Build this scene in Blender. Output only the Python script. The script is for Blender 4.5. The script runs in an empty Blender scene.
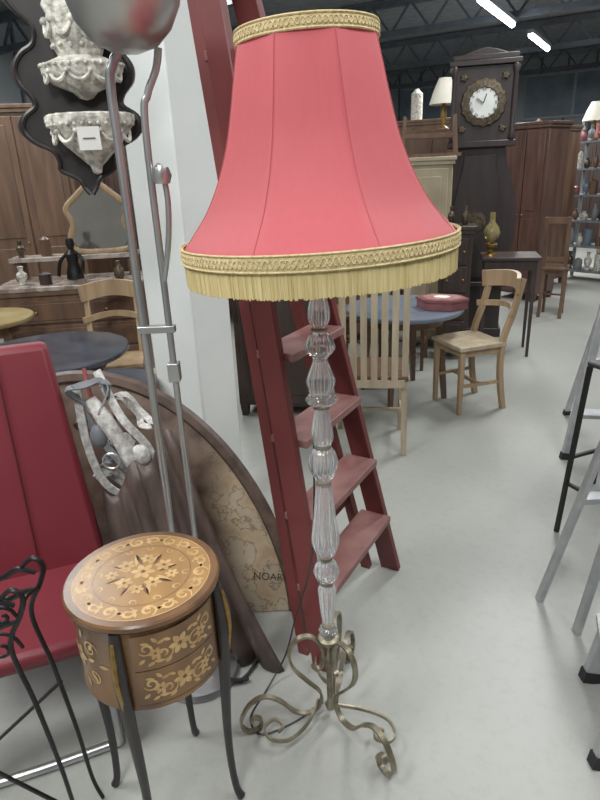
import bpy, math, random
from mathutils import Vector, Matrix, Euler
random.seed(7)
scene=bpy.context.scene
COL=scene.collection
pi=math.pi
# ------------------------------------------------------------ materials
def lin(c):
    r=[]
    for x in c[:3]:
        x=x/255.0
        r.append(x/12.92 if x<=0.04045 else ((x+0.055)/1.055)**2.4)
    return (r[0],r[1],r[2],1.0)
def mat(name,c1,c2=None,rough=.5,metal=0.0,scale=8,bump=0.0,stretch=(1,1,1),trans=0.0,spec=.5,ior=1.45,emit=0,detail=5,lo=.35,hi=.65,sheen=0,alpha=1,coat=0,sss=0):
    m=bpy.data.materials.new(name); m.use_nodes=True
    nt=m.node_tree; b=nt.nodes['Principled BSDF']
    c2=c2 or tuple(x*.82 for x in c1)
    tc=nt.nodes.new('ShaderNodeTexCoord'); mp=nt.nodes.new('ShaderNodeMapping'); nz=nt.nodes.new('ShaderNodeTexNoise'); cr=nt.nodes.new('ShaderNodeValToRGB')
    mp.inputs['Scale'].default_value=stretch
    nz.inputs['Scale'].default_value=scale; nz.inputs['Detail'].default_value=detail
    nt.links.new(tc.outputs['Object'],mp.inputs['Vector']); nt.links.new(mp.outputs['Vector'],nz.inputs['Vector'])
    nt.links.new(nz.outputs['Fac'],cr.inputs['Fac'])
    cr.color_ramp.elements[0].position=lo; cr.color_ramp.elements[1].position=hi
    cr.color_ramp.elements[0].color=lin(c1); cr.color_ramp.elements[1].color=lin(c2)
    nt.links.new(cr.outputs['Color'],b.inputs['Base Color'])
    b.inputs['Roughness'].default_value=rough; b.inputs['Metallic'].default_value=metal
    b.inputs['Transmission Weight'].default_value=trans; b.inputs['IOR'].default_value=ior
    b.inputs['Specular IOR Level'].default_value=spec
    if sheen: b.inputs['Sheen Weight'].default_value=sheen
    if coat: b.inputs['Coat Weight'].default_value=coat
    if emit:
        b.inputs['Emission Color'].default_value=lin(c1); b.inputs['Emission Strength'].default_value=emit
    if bump:
        bp=nt.nodes.new('ShaderNodeBump'); bp.inputs['Strength'].default_value=bump; bp.inputs['Distance'].default_value=.01
        nt.links.new(nz.outputs['Fac'],bp.inputs['Height']); nt.links.new(bp.outputs['Normal'],b.inputs['Normal'])
    return m
def wood(name,c1,c2,rough=.4,scale=6,st=(1,1,.12)):
    return mat(name,c1,c2,rough=rough,scale=scale*3,stretch=st,bump=.08,lo=.3,hi=.7)
W_blond=wood('wood_blond',(172,146,114),(140,114,86))
W_mid=wood('wood_mid',(112,84,64),(80,58,46))
W_dark=wood('wood_dark',(64,50,46),(46,36,33),rough=.45)
W_clock=wood('wood_clock',(50,41,40),(34,28,28),rough=.45)
W_red=wood('wood_redbrown',(92,65,56),(66,46,40),rough=.4)
W_slat=wood('wood_slat',(186,171,146),(154,137,112))
M_ladder=mat('ladder_oxblood_paint',(108,48,46),(96,41,41),rough=.5,scale=5,bump=.03)
M_ladder2=mat('ladder_step_worn',(142,102,97),(120,74,71),rough=.5,scale=7,bump=.03)
M_black=mat('black_iron',(26,25,26),(38,36,36),rough=.4,metal=.5,scale=20,bump=.1)
M_blackwood=mat('black_lacquer',(28,24,24),(38,32,31),rough=.42,scale=20)
M_chrome=mat('chrome',(200,200,198),(168,168,169),rough=.3,metal=.88,scale=4)
M_bowl=mat('grey_metal_reflector',(186,185,182),(150,149,148),rough=.32,metal=.85,scale=4)
M_alu=mat('aluminium',(192,194,195),(166,169,172),rough=.45,metal=.6,scale=12)
M_brass=mat('aged_brass',(156,148,128),(108,100,82),rough=.42,metal=.7,scale=22,bump=.08)
M_bronze=mat('dark_bronze',(104,92,74),(60,53,44),rough=.45,metal=.7,scale=60,bump=.3)
M_gold=mat('gilt',(164,134,76),(122,94,50),rough=.4,metal=.8,scale=30)
M_white=mat('white_paint',(230,232,229),(218,221,218),rough=.65,scale=3,lo=.3,hi=.7)
M_cream=mat('beige_paint',(172,160,134),(148,136,110),rough=.6,scale=4)
M_leather=mat('red_vinyl',(112,32,43),(106,29,39),rough=.48,scale=5,bump=.0)
M_leather_d=mat('red_vinyl_seam',(70,14,22),(62,10,18),rough=.5)
M_ceram=mat('ceramic_offwhite',(214,210,198),(150,148,140),rough=.45,scale=42,bump=.9,lo=.42,hi=.62)
M_tag=mat('paper_white',(235,235,230),(225,225,220),rough=.7)
M_tagink=mat('ink_grey',(90,90,95),(80,80,85),rough=.7)
M_rubber=mat('rubber_black',(24,24,25),(34,34,35),rough=.7)
M_bluetop=mat('blue_grey_tabletop',(110,120,134),(90,101,116),rough=.3,scale=5)
M_darktop=mat('dark_tabletop',(66,70,80),(44,46,55),rough=.2,scale=5)
M_yeltop=mat('varnished_yellow_top',(160,142,98),(136,114,72),rough=.3,scale=6)
M_marble=mat('marble',(170,158,148),(118,104,98),rough=.25,scale=14,lo=.4,hi=.6)
M_mirror=mat('mirror_glass',(160,154,146),(150,144,136),rough=.12,metal=.8)
M_drape=mat('brown_leather',(92,75,68),(54,43,38),rough=.5,scale=14,bump=.15,stretch=(1,1,.3))
M_rim=mat('dark_brown_rim',(94,74,64),(64,50,43),rough=.5,scale=20,bump=.1)
M_glassamber=mat('amber_glass',(180,166,116),(140,124,80),rough=.1,trans=.5)
M_tube=mat('fluorescent_tube',(225,240,255),(225,240,255),emit=14)
M_housing=mat('fixture_white',(170,175,180),(160,165,170),rough=.5)
M_steel=mat('roof_steel',(100,106,112),(86,92,98),rough=.7,metal=.0)
M_bluegrey=mat('blue_grey',(134,146,158),(114,127,140),rough=.6,scale=3)
M_box=mat('dark_red_box',(140,84,86),(112,64,68),rough=.4,scale=10)
M_boxtop=mat('rosewood_inlay',(178,132,126),(146,98,94),rough=.35,scale=14)
M_rope=mat('white_strap',(216,214,210),(168,162,158),rough=.7,scale=60,bump=.3)
M_redrope=mat('red_trim',(130,50,48),(104,38,38),rough=.7,scale=60)
M_shadewhite=mat('white_lampshade',(232,228,214),(222,216,198),rough=.8)
M_grey=mat('grey_misc',(122,124,128),(96,98,104),rough=.6)
M_inlay=mat('inlay_light',(196,160,106),(166,128,80),rough=.32,scale=40)
M_inlayD=mat('inlay_dark',(104,70,44),(84,54,33),rough=.3,scale=30)
M_marq=mat('marquetry_veneer',(164,124,74),(118,84,50),rough=.26,scale=9,stretch=(1,.35,1),bump=.03,lo=.3,hi=.7)
M_marqD=mat('marquetry_rim',(112,78,48),(84,57,36),rough=.26,scale=14,stretch=(1,1,1))
M_marqS=mat('marquetry_side',(126,92,60),(84,58,39),rough=.28,scale=12,stretch=(1,1,.3),lo=.3,hi=.7)
def fabric():
    m=bpy.data.materials.new('shade_red_silk'); m.use_nodes=True
    nt=m.node_tree; b=nt.nodes['Principled BSDF']; out=nt.nodes['Material Output']
    tc=nt.nodes.new('ShaderNodeTexCoord'); nz=nt.nodes.new('ShaderNodeTexNoise'); mp=nt.nodes.new('ShaderNodeMapping')
    mp.inputs['Scale'].default_value=(1,1,.15); nz.inputs['Scale'].default_value=90
    cr=nt.nodes.new('ShaderNodeValToRGB'); cr.color_ramp.elements[0].color=lin((186,74,82)); cr.color_ramp.elements[1].color=lin((196,84,92))
    nt.links.new(tc.outputs['Object'],mp.inputs['Vector']); nt.links.new(mp.outputs['Vector'],nz.inputs['Vector']); nt.links.new(nz.outputs['Fac'],cr.inputs['Fac'])
    nt.links.new(cr.outputs['Color'],b.inputs['Base Color']); b.inputs['Roughness'].default_value=.6
    b.inputs['Specular IOR Level'].default_value=.35
    b.inputs['Sheen Weight'].default_value=.5; b.inputs['Sheen Tint'].default_value=lin((255,212,210))
    tr=nt.nodes.new('ShaderNodeBsdfTranslucent'); tr.inputs['Color'].default_value=lin((200,84,88))
    mx=nt.nodes.new('ShaderNodeMixShader'); mx.inputs[0].default_value=.2
    nt.links.new(b.outputs[0],mx.inputs[1]); nt.links.new(tr.outputs[0],mx.inputs[2]); nt.links.new(mx.outputs[0],out.inputs['Surface'])
    return m
M_shade=fabric()
M_seam=mat('shade_seam',(172,68,76),(162,61,69),rough=.6)
M_braid=mat('gold_braid',(208,188,142),(180,158,110),rough=.9,scale=150,bump=.3)
M_fringe=mat('gold_fringe',(206,188,134),(184,162,106),rough=.9,scale=160,bump=.2,stretch=(1,1,.05))
M_acryl=mat('clear_crystal',(250,252,253),(240,245,248),rough=.03,trans=.86,ior=1.38,scale=30,bump=.02,coat=1.0)
def floor_mat():
    m=bpy.data.materials.new('polished_concrete'); m.use_nodes=True
    nt=m.node_tree; b=nt.nodes['Principled BSDF']
    tc=nt.nodes.new('ShaderNodeTexCoord')
    n1=nt.nodes.new('ShaderNodeTexNoise'); n1.inputs['Scale'].default_value=1.1; n1.inputs['Detail'].default_value=6; n1.inputs['Roughness'].default_value=.55
    n2=nt.nodes.new('ShaderNodeTexNoise'); n2.inputs['Scale'].default_value=26; n2.inputs['Detail'].default_value=10; n2.inputs['Roughness'].default_value=.7
    for n in (n1,n2): nt.links.new(tc.outputs['Object'],n.inputs['Vector'])
    c1=nt.nodes.new('ShaderNodeValToRGB'); c1.color_ramp.elements[0].position=.3; c1.color_ramp.elements[1].position=.7
    c1.color_ramp.elements[0].color=lin((146,147,142)); c1.color_ramp.elements[1].color=lin((162,163,157))
    c2=nt.nodes.new('ShaderNodeValToRGB'); c2.color_ramp.elements[0].position=.34; c2.color_ramp.elements[1].position=.5
    c2.color_ramp.elements[0].color=(.82,.82,.81,1); c2.color_ramp.elements[1].color=(1,1,1,1)
    mx=nt.nodes.new('ShaderNodeMixRGB'); mx.blend_type='MULTIPLY'; mx.inputs[0].default_value=.5
    for a,c in ((n1,c1),(n2,c2)): nt.links.new(a.outputs['Fac'],c.inputs['Fac'])
    nt.links.new(c1.outputs[0],mx.inputs[1]); nt.links.new(c2.outputs[0],mx.inputs[2]); nt.links.new(mx.outputs[0],b.inputs['Base Color'])
    b.inputs['Roughness'].default_value=.38
    return m
M_floor=floor_mat()
def map_mat():
    m=bpy.data.materials.new('old_map_print'); m.use_nodes=True
    nt=m.node_tree; b=nt.nodes['Principled BSDF']; L=nt.links.new
    tc=nt.nodes.new('ShaderNodeTexCoord')
    n1=nt.nodes.new('ShaderNodeTexNoise'); n1.inputs['Scale'].default_value=6; n1.inputs['Detail'].default_value=10; n1.inputs['Roughness'].default_value=.62
    L(tc.outputs['Object'],n1.inputs['Vector'])
    c1=nt.nodes.new('ShaderNodeValToRGB'); e=c1.color_ramp.elements
    e[0].position=.38; e[0].color=lin((146,124,100)); e[1].position=.62; e[1].color=lin((168,154,130))
    for pos,c in ((.485,(168,148,120)),(.495,(124,102,84)),(.503,(124,102,84)),(.515,(160,146,124))):
        k=e.new(pos); k.color=lin(c)
    L(n1.outputs['Fac'],c1.inputs['Fac'])
    sx=nt.nodes.new('ShaderNodeSeparateXYZ'); L(tc.outputs['Object'],sx.inputs[0])
    ma=nt.nodes.new('ShaderNodeMath'); ma.operation='MULTIPLY_ADD'; L(sx.outputs['X'],ma.inputs[0]); ma.inputs[1].default_value=7; ma.inputs[2].default_value=-3.8
    n3=nt.nodes.new('ShaderNodeTexNoise'); n3.inputs['Scale'].default_value=4; L(tc.outputs['Object'],n3.inputs['Vector'])
    mb=nt.nodes.new('ShaderNodeMath'); mb.operation='MULTIPLY'; L(n3.outputs['Fac'],mb.inputs[0]); mb.inputs[1].default_value=1.6
    ad=nt.nodes.new('ShaderNodeMath'); ad.operation='ADD'; L(ma.outputs[0],ad.inputs[0]); L(mb.outputs[0],ad.inputs[1]); ad.use_clamp=True
    n2=nt.nodes.new('ShaderNodeTexNoise'); n2.inputs['Scale'].default_value=16; n2.inputs['Detail'].default_value=8; L(tc.outputs['Object'],n2.inputs['Vector'])
    c2=nt.nodes.new('ShaderNodeValToRGB'); c2.color_ramp.elements[0].position=.35; c2.color_ramp.elements[1].position=.65; c2.color_ramp.elements[0].color=lin((76,60,52)); c2.color_ramp.elements[1].color=lin((112,93,80)); L(n2.outputs['Fac'],c2.inputs['Fac'])
    mx=nt.nodes.new('ShaderNodeMixRGB'); L(ad.outputs[0],mx.inputs[0]); L(c2.outputs[0],mx.inputs[1]); L(c1.outputs[0],mx.inputs[2])
    L(mx.outputs[0],b.inputs['Base Color']); b.inputs['Roughness'].default_value=.4
    return m
M_map=map_mat()
# ------------------------------------------------------------ primitives -> (verts,faces,mat)
def xf(g,M):
    v,f,m=g
    return ([M@Vector(p) for p in v],f,m)
def T(x,y,z): return Matrix.Translation((x,y,z))
def R(ax,deg): return Matrix.Rotation(math.radians(deg),4,ax)
def p_box(sx,sy,sz,c,m,rot=None):
    v=[Vector((x*sx/2,y*sy/2,z*sz/2)) for x in(-1,1) for y in(-1,1) for z in(-1,1)]
    if rot: v=[Euler([math.radians(a) for a in rot]).to_matrix()@p for p in v]
    v=[p+Vector(c) for p in v]
    f=[(0,1,3,2),(4,6,7,5),(0,4,5,1),(2,3,7,6),(0,2,6,4),(1,5,7,3)]
    return (v,f,m)
def p_beam(p0,p1,w,h,m,side=None,w1=None,h1=None):
    p0=Vector(p0);p1=Vector(p1);d=(p1-p0).normalized()
    s=Vector(side) if side else (Vector((1,0,0)) if abs(d.x)<.8 else Vector((0,1,0)))
    s=(s-d*s.dot(d)).normalized(); n=d.cross(s)
    w1=w if w1 is None else w1; h1=h if h1 is None else h1
    v=[]
    for p,a,b in((p0,w,h),(p1,w1,h1)):
        for i,j in((-1,-1),(1,-1),(1,1),(-1,1)): v.append(p+s*i*a/2+n*j*b/2)
    return (v,[(0,3,2,1),(4,5,6,7),(0,1,5,4),(1,2,6,5),(2,3,7,6),(3,0,4,7)],m)
def p_lathe(prof,m,segs=32,c=(0,0,0),flute=0,nf=12,sy=1.0,rfun=None,closed_ends=True):
    v=[];f=[];n=len(prof)
    for (r,z) in prof:
        for i in range(segs):
            a=2*pi*i/segs; rr=r*(1-flute*abs(math.sin(a*nf/2))) if flute else r
            if rfun: rr=rfun(r,z,a)
            v.append(Vector((c[0]+rr*math.cos(a),c[1]+rr*math.sin(a)*sy,c[2]+z)))
    for k in range(n-1):
        for i in range(segs):
            j=(i+1)%segs
            f.append((k*segs+i,k*segs+j,(k+1)*segs+j,(k+1)*segs+i))
    if closed_ends:
        if prof[0][0]>1e-5: f.append(tuple(range(segs))[::-1])
        if prof[-1][0]>1e-5: f.append(tuple((n-1)*segs+i for i in range(segs)))
    return (v,f,m)
def spl(pts,sub=6,closed=False):
    P=[Vector(p) for p in pts];n=len(P);o=[]
    rng=range(n if closed else n-1)
    for i in rng:
        if closed: a,b,c,d=P[(i-1)%n],P[i],P[(i+1)%n],P[(i+2)%n]
        else: a,b,c,d=P[max(i-1,0)],P[i],P[i+1],P[min(i+2,n-1)]
        for s in range(sub):
            t=s/sub
            o.append(.5*((2*b)+(-a+c)*t+(2*a-5*b+4*c-d)*t*t+(-a+3*b-3*c+d)*t**3))
    if not closed:o.append(P[-1])
    return o
def p_tube(pts,r,m,segs=8,sub=6,closed=False,smooth=True,flat=None,side=None):
    P=spl(pts,sub,closed) if smooth else [Vector(p) for p in pts]
    n=len(P);v=[];f=[]
    prev=None
    for i,p in enumerate(P):
        if closed: d=(P[(i+1)%n]-P[(i-1)%n])
        else: d=P[min(i+1,n-1)]-P[max(i-1,0)]
        if d.length<1e-9: d=Vector((0,0,1))
        d.normalize()
        if side is not None: s=Vector(side)
        else: s=prev if prev is not None else (Vector((0,0,1)) if abs(d.z)<.9 else Vector((1,0,0)))
        s=s-d*s.dot(d)
        if s.length<1e-6: s=Vector((1,0,0))-d*d.x
        s.normalize(); prev=s; q=d.cross(s)
        if isinstance(r,(list,tuple)):
            t=i/(n-1)*(len(r)-1); k=min(int(t),len(r)-2); rr=r[k]+(r[k+1]-r[k])*(t-k)
        else: rr=r
        for j in range(segs):
            a=2*pi*(j+.5)/segs
            if flat: v.append(p+s*math.cos(a)*flat[0]*.7*rr+q*math.sin(a)*flat[1]*.7*rr)
            else: v.append(p+s*math.cos(a)*rr+q*math.sin(a)*rr)
    for i in range(n if closed else n-1):
        for j in range(segs):
            k=(j+1)%segs;i2=(i+1)%n
            f.append((i*segs+j,i*segs+k,i2*segs+k,i2*segs+j))
    if not closed:
        f.append(tuple(range(segs))[::-1]); f.append(tuple((n-1)*segs+j for j in range(segs)))
    return (v,f,m)
def p_prism(outl,h,m):
    n=len(outl)
    v=[Vector((x,y,0)) for x,y in outl]+[Vector((x,y,h)) for x,y in outl]
    f=[tuple(range(n))[::-1],tuple(range(n,2*n))]+[(i,(i+1)%n,n+(i+1)%n,n+i) for i in range(n)]
    return (v,f,m)
def p_arc(r0,r1,z0,z1,a0,a1,m,n=16):
    v=[];f=[]
    for i in range(n+1):
        a=math.radians(a0+(a1-a0)*i/n)
        for r,z in((r0,z0),(r1,z0),(r1,z1),(r0,z1)): v.append(Vector((r*math.cos(a),r*math.sin(a),z)))
    for i in range(n):
        for j in range(4):
            k=(j+1)%4; f.append((i*4+j,i*4+k,(i+1)*4+k,(i+1)*4+j))
    f.append((0,1,2,3)); f.append((n*4+3,n*4+2,n*4+1,n*4))
    return (v,f,m)
def p_ball(r,c,m,sy=1,sz=1,segs=16,rings=8):
    return p_lathe([(r*math.sin(pi*k/rings)+(1e-6 if k in(0,rings) else 0),-r*sz*math.cos(pi*k/rings)) for k in range(rings+1)],m,segs,c,sy=sy)
# ------------------------------------------------------------ objects
def thing(name,loc,label,cat,rot=0,group=None,kind=None,rx=0):
    o=bpy.data.objects.new(name,None); o.empty_display_size=.1
    o.location=loc; o.rotation_euler=(math.radians(rx),0,math.radians(rot))
    COL.objects.link(o); o['label']=label; o['category']=cat
    if group:o['group']=group
    if kind:o['kind']=kind
    return o
def mesh_of(name,geoms,angle=42,off=(0,0,0)):
    mats=[];V=[];F=[];I=[]
    off=Vector(off)
    for v,f,m in geoms:
        if m not in mats:mats.append(m)
        b=len(V); V+= [tuple(Vector(p)-off) for p in v]; F+=[tuple(b+i for i in q) for q in f]; I+=[mats.index(m)]*len(f)
    me=bpy.data.meshes.new(name); me.from_pydata(V,[],F)
    for m in mats: me.materials.append(m)
    me.polygons.foreach_set('material_index',I)
    me.polygons.foreach_set('use_smooth',[True]*len(F))
    me.update()
    try: me.set_sharp_from_angle(angle=math.radians(angle))
    except Exception: pass
    return me
def part(root,name,geoms,bevel=0,label=None,world=False,rot=None,loc=None,angle=42):
    off=root.location if (world and root) else (0,0,0)
    me=mesh_of(name,geoms,angle,off)
    o=bpy.data.objects.new(name,me); COL.objects.link(o)
    if root:o.parent=root
    if loc:o.location=loc
    if rot:o.rotation_euler=[math.radians(a) for a in rot]
    if bevel:
        b=o.modifiers.new('bevel','BEVEL'); b.width=bevel; b.segments=2; b.limit_method='ANGLE'; b.angle_limit=math.radians(50)
    if label:o['label']=label
    return o
def solo(name,geoms,label,cat,loc=(0,0,0),rot=0,group=None,kind=None,bevel=0):
    o=part(None,name,geoms,bevel=bevel); o.location=loc; o.rotation_euler=(0,0,math.radians(rot))
    if label:o['label']=label
    if cat:o['category']=cat
    if group:o['group']=group
    if kind:o['kind']=kind
    return o
# ------------------------------------------------------------ camera
cam=bpy.data.cameras.new('camera'); co=bpy.data.objects.new('camera',cam); COL.objects.link(co)
cam.sensor_fit='VERTICAL'; cam.sensor_height=36; cam.lens=27; cam.clip_start=.05; cam.clip_end=100
pt=math.radians(21); rl=math.radians(2.5)
fw=Vector((0,math.cos(pt),-math.sin(pt))); up0=Vector((0,math.sin(pt),math.cos(pt))); rt0=Vector((1,0,0))
rt=rt0*math.cos(rl)-up0*math.sin(rl); up=rt0*math.sin(rl)+up0*math.cos(rl)
Mx=Matrix((( rt.x,up.x,-fw.x,0),(rt.y,up.y,-fw.y,0),(rt.z,up.z,-fw.z,1.5),(0,0,0,1)))
co.matrix_world=Mx
scene.camera=co
# ------------------------------------------------------------ room (building axis turned about 31 deg)
BD=Vector((.517,.856,0)); BE=Vector((.856,-.517,0))
ROT=-31.1
def struct(name,geoms,rot=True):
    o=part(None,name,geoms); o['kind']='structure'
    if rot:o.rotation_euler=(0,0,math.radians(ROT))
    return o
H=3.75; X0,X1,Y0,Y1=-9,8,-4,17
struct('floor',[p_box(X1-X0,Y1-Y0,.1,((X0+X1)/2,(Y0+Y1)/2,-.05),M_floor)])
struct('ceiling',[p_box(X1-X0,Y1-Y0,.1,((X0+X1)/2,(Y0+Y1)/2,H+.05),mat('ceiling_grey',(146,152,156),(126,132,137),rough=.8))])
M_wall=mat('wall_panel_grey',(168,173,175),(150,156,159),rough=.7,scale=1.5)
struct('wall_back',[p_box(X1-X0,.1,H,((X0+X1)/2,Y1+.05,H/2),M_wall)]+[p_box(.04,.06,H,(X0+.5+i*.6,Y1-.02,H/2),M_steel) for i in range(28)])
struct('wall_front',[p_box(X1-X0,.1,H,((X0+X1)/2,Y0-.05,H/2),M_wall)])
struct('wall_left',[p_box(.1,Y1-Y0,H,(X0-.05,(Y0+Y1)/2,H/2),M_wall)]+[p_box(.06,.04,H,(X0+.02,Y0+.5+i*.8,H/2),M_steel) for i in range(26)])
struct('wall_right',[p_box(.1,Y1-Y0,H,(X1+.05,(Y0+Y1)/2,H/2),M_wall)])
for i in range(4):
    struct('window_%d'%(i+1),[p_box(2.2,.05,.9,(-5.5+i*3.2,Y1-.06,2.9),M_bluegrey),p_box(2.3,.07,.05,(-5.5+i*3.2,Y1-.06,3.37),M_housing),p_box(2.3,.07,.05,(-5.5+i*3.2,Y1-.06,2.43),M_housing),p_box(.05,.07,.9,(-5.5+i*3.2,Y1-.06,2.9),M_housing)])
tr=[]
for y in (3.5,6.5,9.5,12.5,15.5):
    tr+= [p_box(X1-X0,.1,.08,((X0+X1)/2,y,3.30),M_steel),p_box(X1-X0,.1,.08,((X0+X1)/2,y,3.68),M_steel)]
    for i in range(28):
        x=X0+.3+i*.6
        tr.append(p_beam((x,y,3.3),(x+.3,y,3.68),.03,.03,M_steel)); tr.append(p_beam((x+.3,y,3.68),(x+.6,y,3.3),.03,.03,M_steel))
struct('trim_1',tr)
def column():
    C=Vector((-.42,2.40,0)); s=.25
    c=C+BD*s/2-BE*s/2
    o=struct('trim_2',[p_box(s,s,H,(0,0,H/2),M_white)]); o.location=(c.x,c.y,0)
    b=o.modifiers.new('b','BEVEL'); b.width=.008; b.segments=2
column()
def fluo(x,y,L=1.5,z=3.3,power=60,rt_=.022):
    t=thing('fluorescent_light',(x,y,z),'white strip light with a glowing tube hanging from the roof','ceiling light',rot=ROT,group='strip lights under the roof')
    part(t,'housing',[p_box(.09,L,.05,(0,0,.05),M_housing)])
    for s in(-1,1): part(t,'hanger',[p_box(.004,.004,H-z-.07,(0,s*L*.35,(H-z-.07)/2+.07),M_steel)])
    part(t,'tube',[xf(p_lathe([(rt_,-L/2+.03),(rt_,L/2-.03)],M_tube,10),T(0,0,.0)@R('X',90))])
    l=bpy.data.lights.new('lamp','AREA'); l.shape='RECTANGLE'; l.size=.6; l.size_y=L; l.energy=power; l.color=(.985,1.0,.98)
    lo=bpy.data.objects.new('lamp',l); COL.objects.link(lo); lo.location=(x,y,z-.04); lo.rotation_euler=(0,0,math.radians(ROT))
fluo(2.62,8.5,1.7,3.18,95,.035)
fluo(3.95,10.6,1.5,3.18,105,.035)
fluo(2.2,4.6,1.6,3.4,80)
fluo(1.5,.9,1.6,3.4,56)
fluo(-.6,-.8,1.6,3.4,76)
fluo(-1.9,.9,1.6,3.4,72)  # added fill strip, out of view, brightens the white column from front left
fluo(-2.4,4.2,1.6,3.4,58)
fluo(5.5,7.5,1.6,3.4,90)
fluo(-1.2,7.5,1.6,3.4,72)
# ------------------------------------------------------------ FLOOR LAMP
LX,LY=.05,1.314
lamp=thing('floor_lamp',(LX,LY,0),'tall floor lamp with red fringed bell shade and crystal stem','floor lamp')
for ang in (192,305,70):
    A=math.radians(ang); dr=Vector((math.cos(A),math.sin(A),0)); sd=Vector((-math.sin(A),math.cos(A),0))
    prof=[(.050,.20),(.036,.185),(.020,.20),(.020,.25),(.045,.30),(.085,.305),(.112,.265),(.105,.21),(.07,.155),(.03,.10),(.03,.055),(.06,.03),(.105,.045),(.145,.095),(.19,.125),(.235,.105),(.262,.05),(.246,.012),(.212,.012),(.204,.042),(.222,.055),(.235,.042)]
    pts=[dr*r+Vector((0,0,z)) for r,z in prof]
    part(lamp,'foot',[p_tube(pts,1,M_brass,segs=4,sub=6,flat=(.015,.007),side=sd)],angle=50)
    sc=[dr*r+sd*q+Vector((0,0,z)) for r,q,z in [(.035,.0,.07),(.08,.055,.055),(.14,.09,.05),(.19,.075,.05),(.20,.04,.055),(.17,.02,.055),(.148,.042,.05),(.165,.058,.05)]]
    part(lamp,'scroll',[p_tube(sc,1,M_brass,segs=4,sub=6,flat=(.011,.0055),side=(0,0,1))],angle=50)
part(lamp,'stem_rod',[p_lathe([(.0,.025),(.012,.03),(.016,.045),(.009,.06),(.009,.20),(.016,.21),(.016,.225),(.009,.235),(.012,.27),(.028,.278),(.03,.29),(.02,.297)],M_brass,20)],label='brass rod')
cp=[(.016,.297),(.024,.305),(.026,.32),(.013,.333),(.015,.345),(.019,.38),(.023,.43),(.024,.455),(.014,.472),(.026,.488),(.035,.51),(.027,.533),(.014,.55),(.026,.57),(.036,.60),(.033,.64),(.028,.68),(.022,.745),(.016,.775),(.028,.797),(.037,.825),(.030,.858),(.018,.873),(.027,.895),(.022,.94),(.017,.975),(.036,.99),(.036,1.0),(.028,1.012),(.034,1.04),(.024,1.07),(.017,1.095),(.034,1.115),(.034,1.128),(.024,1.15),(.014,1.163),(.024,1.185),(.024,1.21),(.018,1.24),(.018,1.30)]
cp2=[(p.x,p.z) for p in spl([(r,0,z) for r,z in cp],4)]
part(lamp,'pole',[p_lathe(cp2,M_acryl,36,flute=.12,nf=12)],label='fluted clear crystal column',angle=60)
for r,z in((.018,.333),(.018,.472),(.018,.55),(.02,.775),(.021,.873),(.02,.976),(.019,1.163)):
    part(lamp,'collar',[p_lathe([(.01,z-.003),(r,z-.0025),(r,z+.0025),(.01,z+.003)],M_brass,24)])
NP=8
SZ=1.5
ZB,ZTp=1.345,1.728
def poly(r,z,a):
    w=2*pi/NP; t=(a%w)-w/2; q=(z+SZ-ZB)/(ZTp-ZB); q=min(max(q,0),1)
    amt=.12+.75*math.sin(pi*q)**.6
    return r*(1-amt+amt*math.cos(w/2)/math.cos(t))
sp=[(.289,1.342),(.284,1.357),(.260,1.387),(.234,1.42),(.211,1.46),(.193,1.50),(.177,1.545),(.163,1.60),(.152,1.65),(.143,1.69),(.133,1.732)]
SP=[(p.x,p.z) for p in spl([(r,0,z) for r,z in sp],4)]
def rel(prof): return [(r,z-SZ) for r,z in prof]
ZR=R('Z',19)
g=[xf(p_lathe(rel(SP),M_shade,NP*12,rfun=poly,closed_ends=False),ZR)]
for k in range(NP):
    a=k*2*pi/NP
    g.append(xf(p_tube([Vector(((r+.0003)*math.cos(a),(r+.0003)*math.sin(a),z-SZ)) for r,z in SP[::3]],.0010,M_seam,segs=5,sub=3),ZR))
sh=part(lamp,'lamp_shade',g,label='coral red silk panelled bell shade',angle=60)
sh.location=(0,0,SZ+.012); sh.rotation_euler=(0,math.radians(-1.9),0)
def braid(r,z,hh,n,m):
    gg=[p_lathe([(r-.001,z-hh),(r+.004,z-hh),(r+.0055,z),(r+.004,z+hh),(r-.001,z+hh)],m,80,closed_ends=False)]
    for ph in (0,pi):
        gg.append(p_tube([Vector(((r+.005)*math.cos(t),(r+.005)*math.sin(t),z+hh*.55*math.sin(n*t+ph))) for t in [2*pi*i/(n*6) for i in range(n*6)]],.0014,m,segs=5,smooth=False,closed=True))
    for e in(-1,1):
        gg.append(p_tube([Vector(((r+.004)*math.cos(t),(r+.004)*math.sin(t),z+e*hh)) for t in [2*pi*i/60 for i in range(60)]],.0024,m,segs=6,smooth=False,closed=True))
    return gg
part(sh,'trim_braid',braid(.2865,1.341-SZ,.014,90,M_braid),label='woven pale gold braid at the hem')
part(sh,'trim_braid',braid(.133,1.724-SZ,.011,45,M_braid),label='woven pale gold braid at the top')
fr=[p_lathe([(.2845,1.282-SZ),(.2855,1.33-SZ)],M_fringe,120,closed_ends=False)]
NF=560
for i in range(NF):
    a=2*pi*i/NF; L=random.uniform(.051,.055); r=.2872+random.uniform(-.0006,.0006); da=random.uniform(-.002,.002)
    fr.append(p_beam((r*math.cos(a),r*math.sin(a),1.332-SZ),((r-.001)*math.cos(a+da),(r-.001)*math.sin(a+da),1.332-L-SZ),.0032,.0014,M_fringe,side=(-math.sin(a),math.cos(a),0)))
part(sh,'fringe',fr,label='old gold hanging thread fringe')
part(sh,'shade_frame',[p_tube([(.130*math.cos(t),.130*math.sin(t),1.725-SZ) for t in [2*pi*i/40 for i in range(40)]],.002,M_brass,segs=6,closed=True,smooth=False)]+[p_beam((0,0,1.715-SZ),(.130*math.cos(t),.130*math.sin(t),1.725-SZ),.004,.004,M_brass) for t in(0,2.09,4.18)])
part(lamp,'bulb_socket',[p_lathe([(.02,1.30),(.02,1.36),(.014,1.365),(.014,1.40),(.004,1.405),(.004,1.725)],M_brass,16)])
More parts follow.
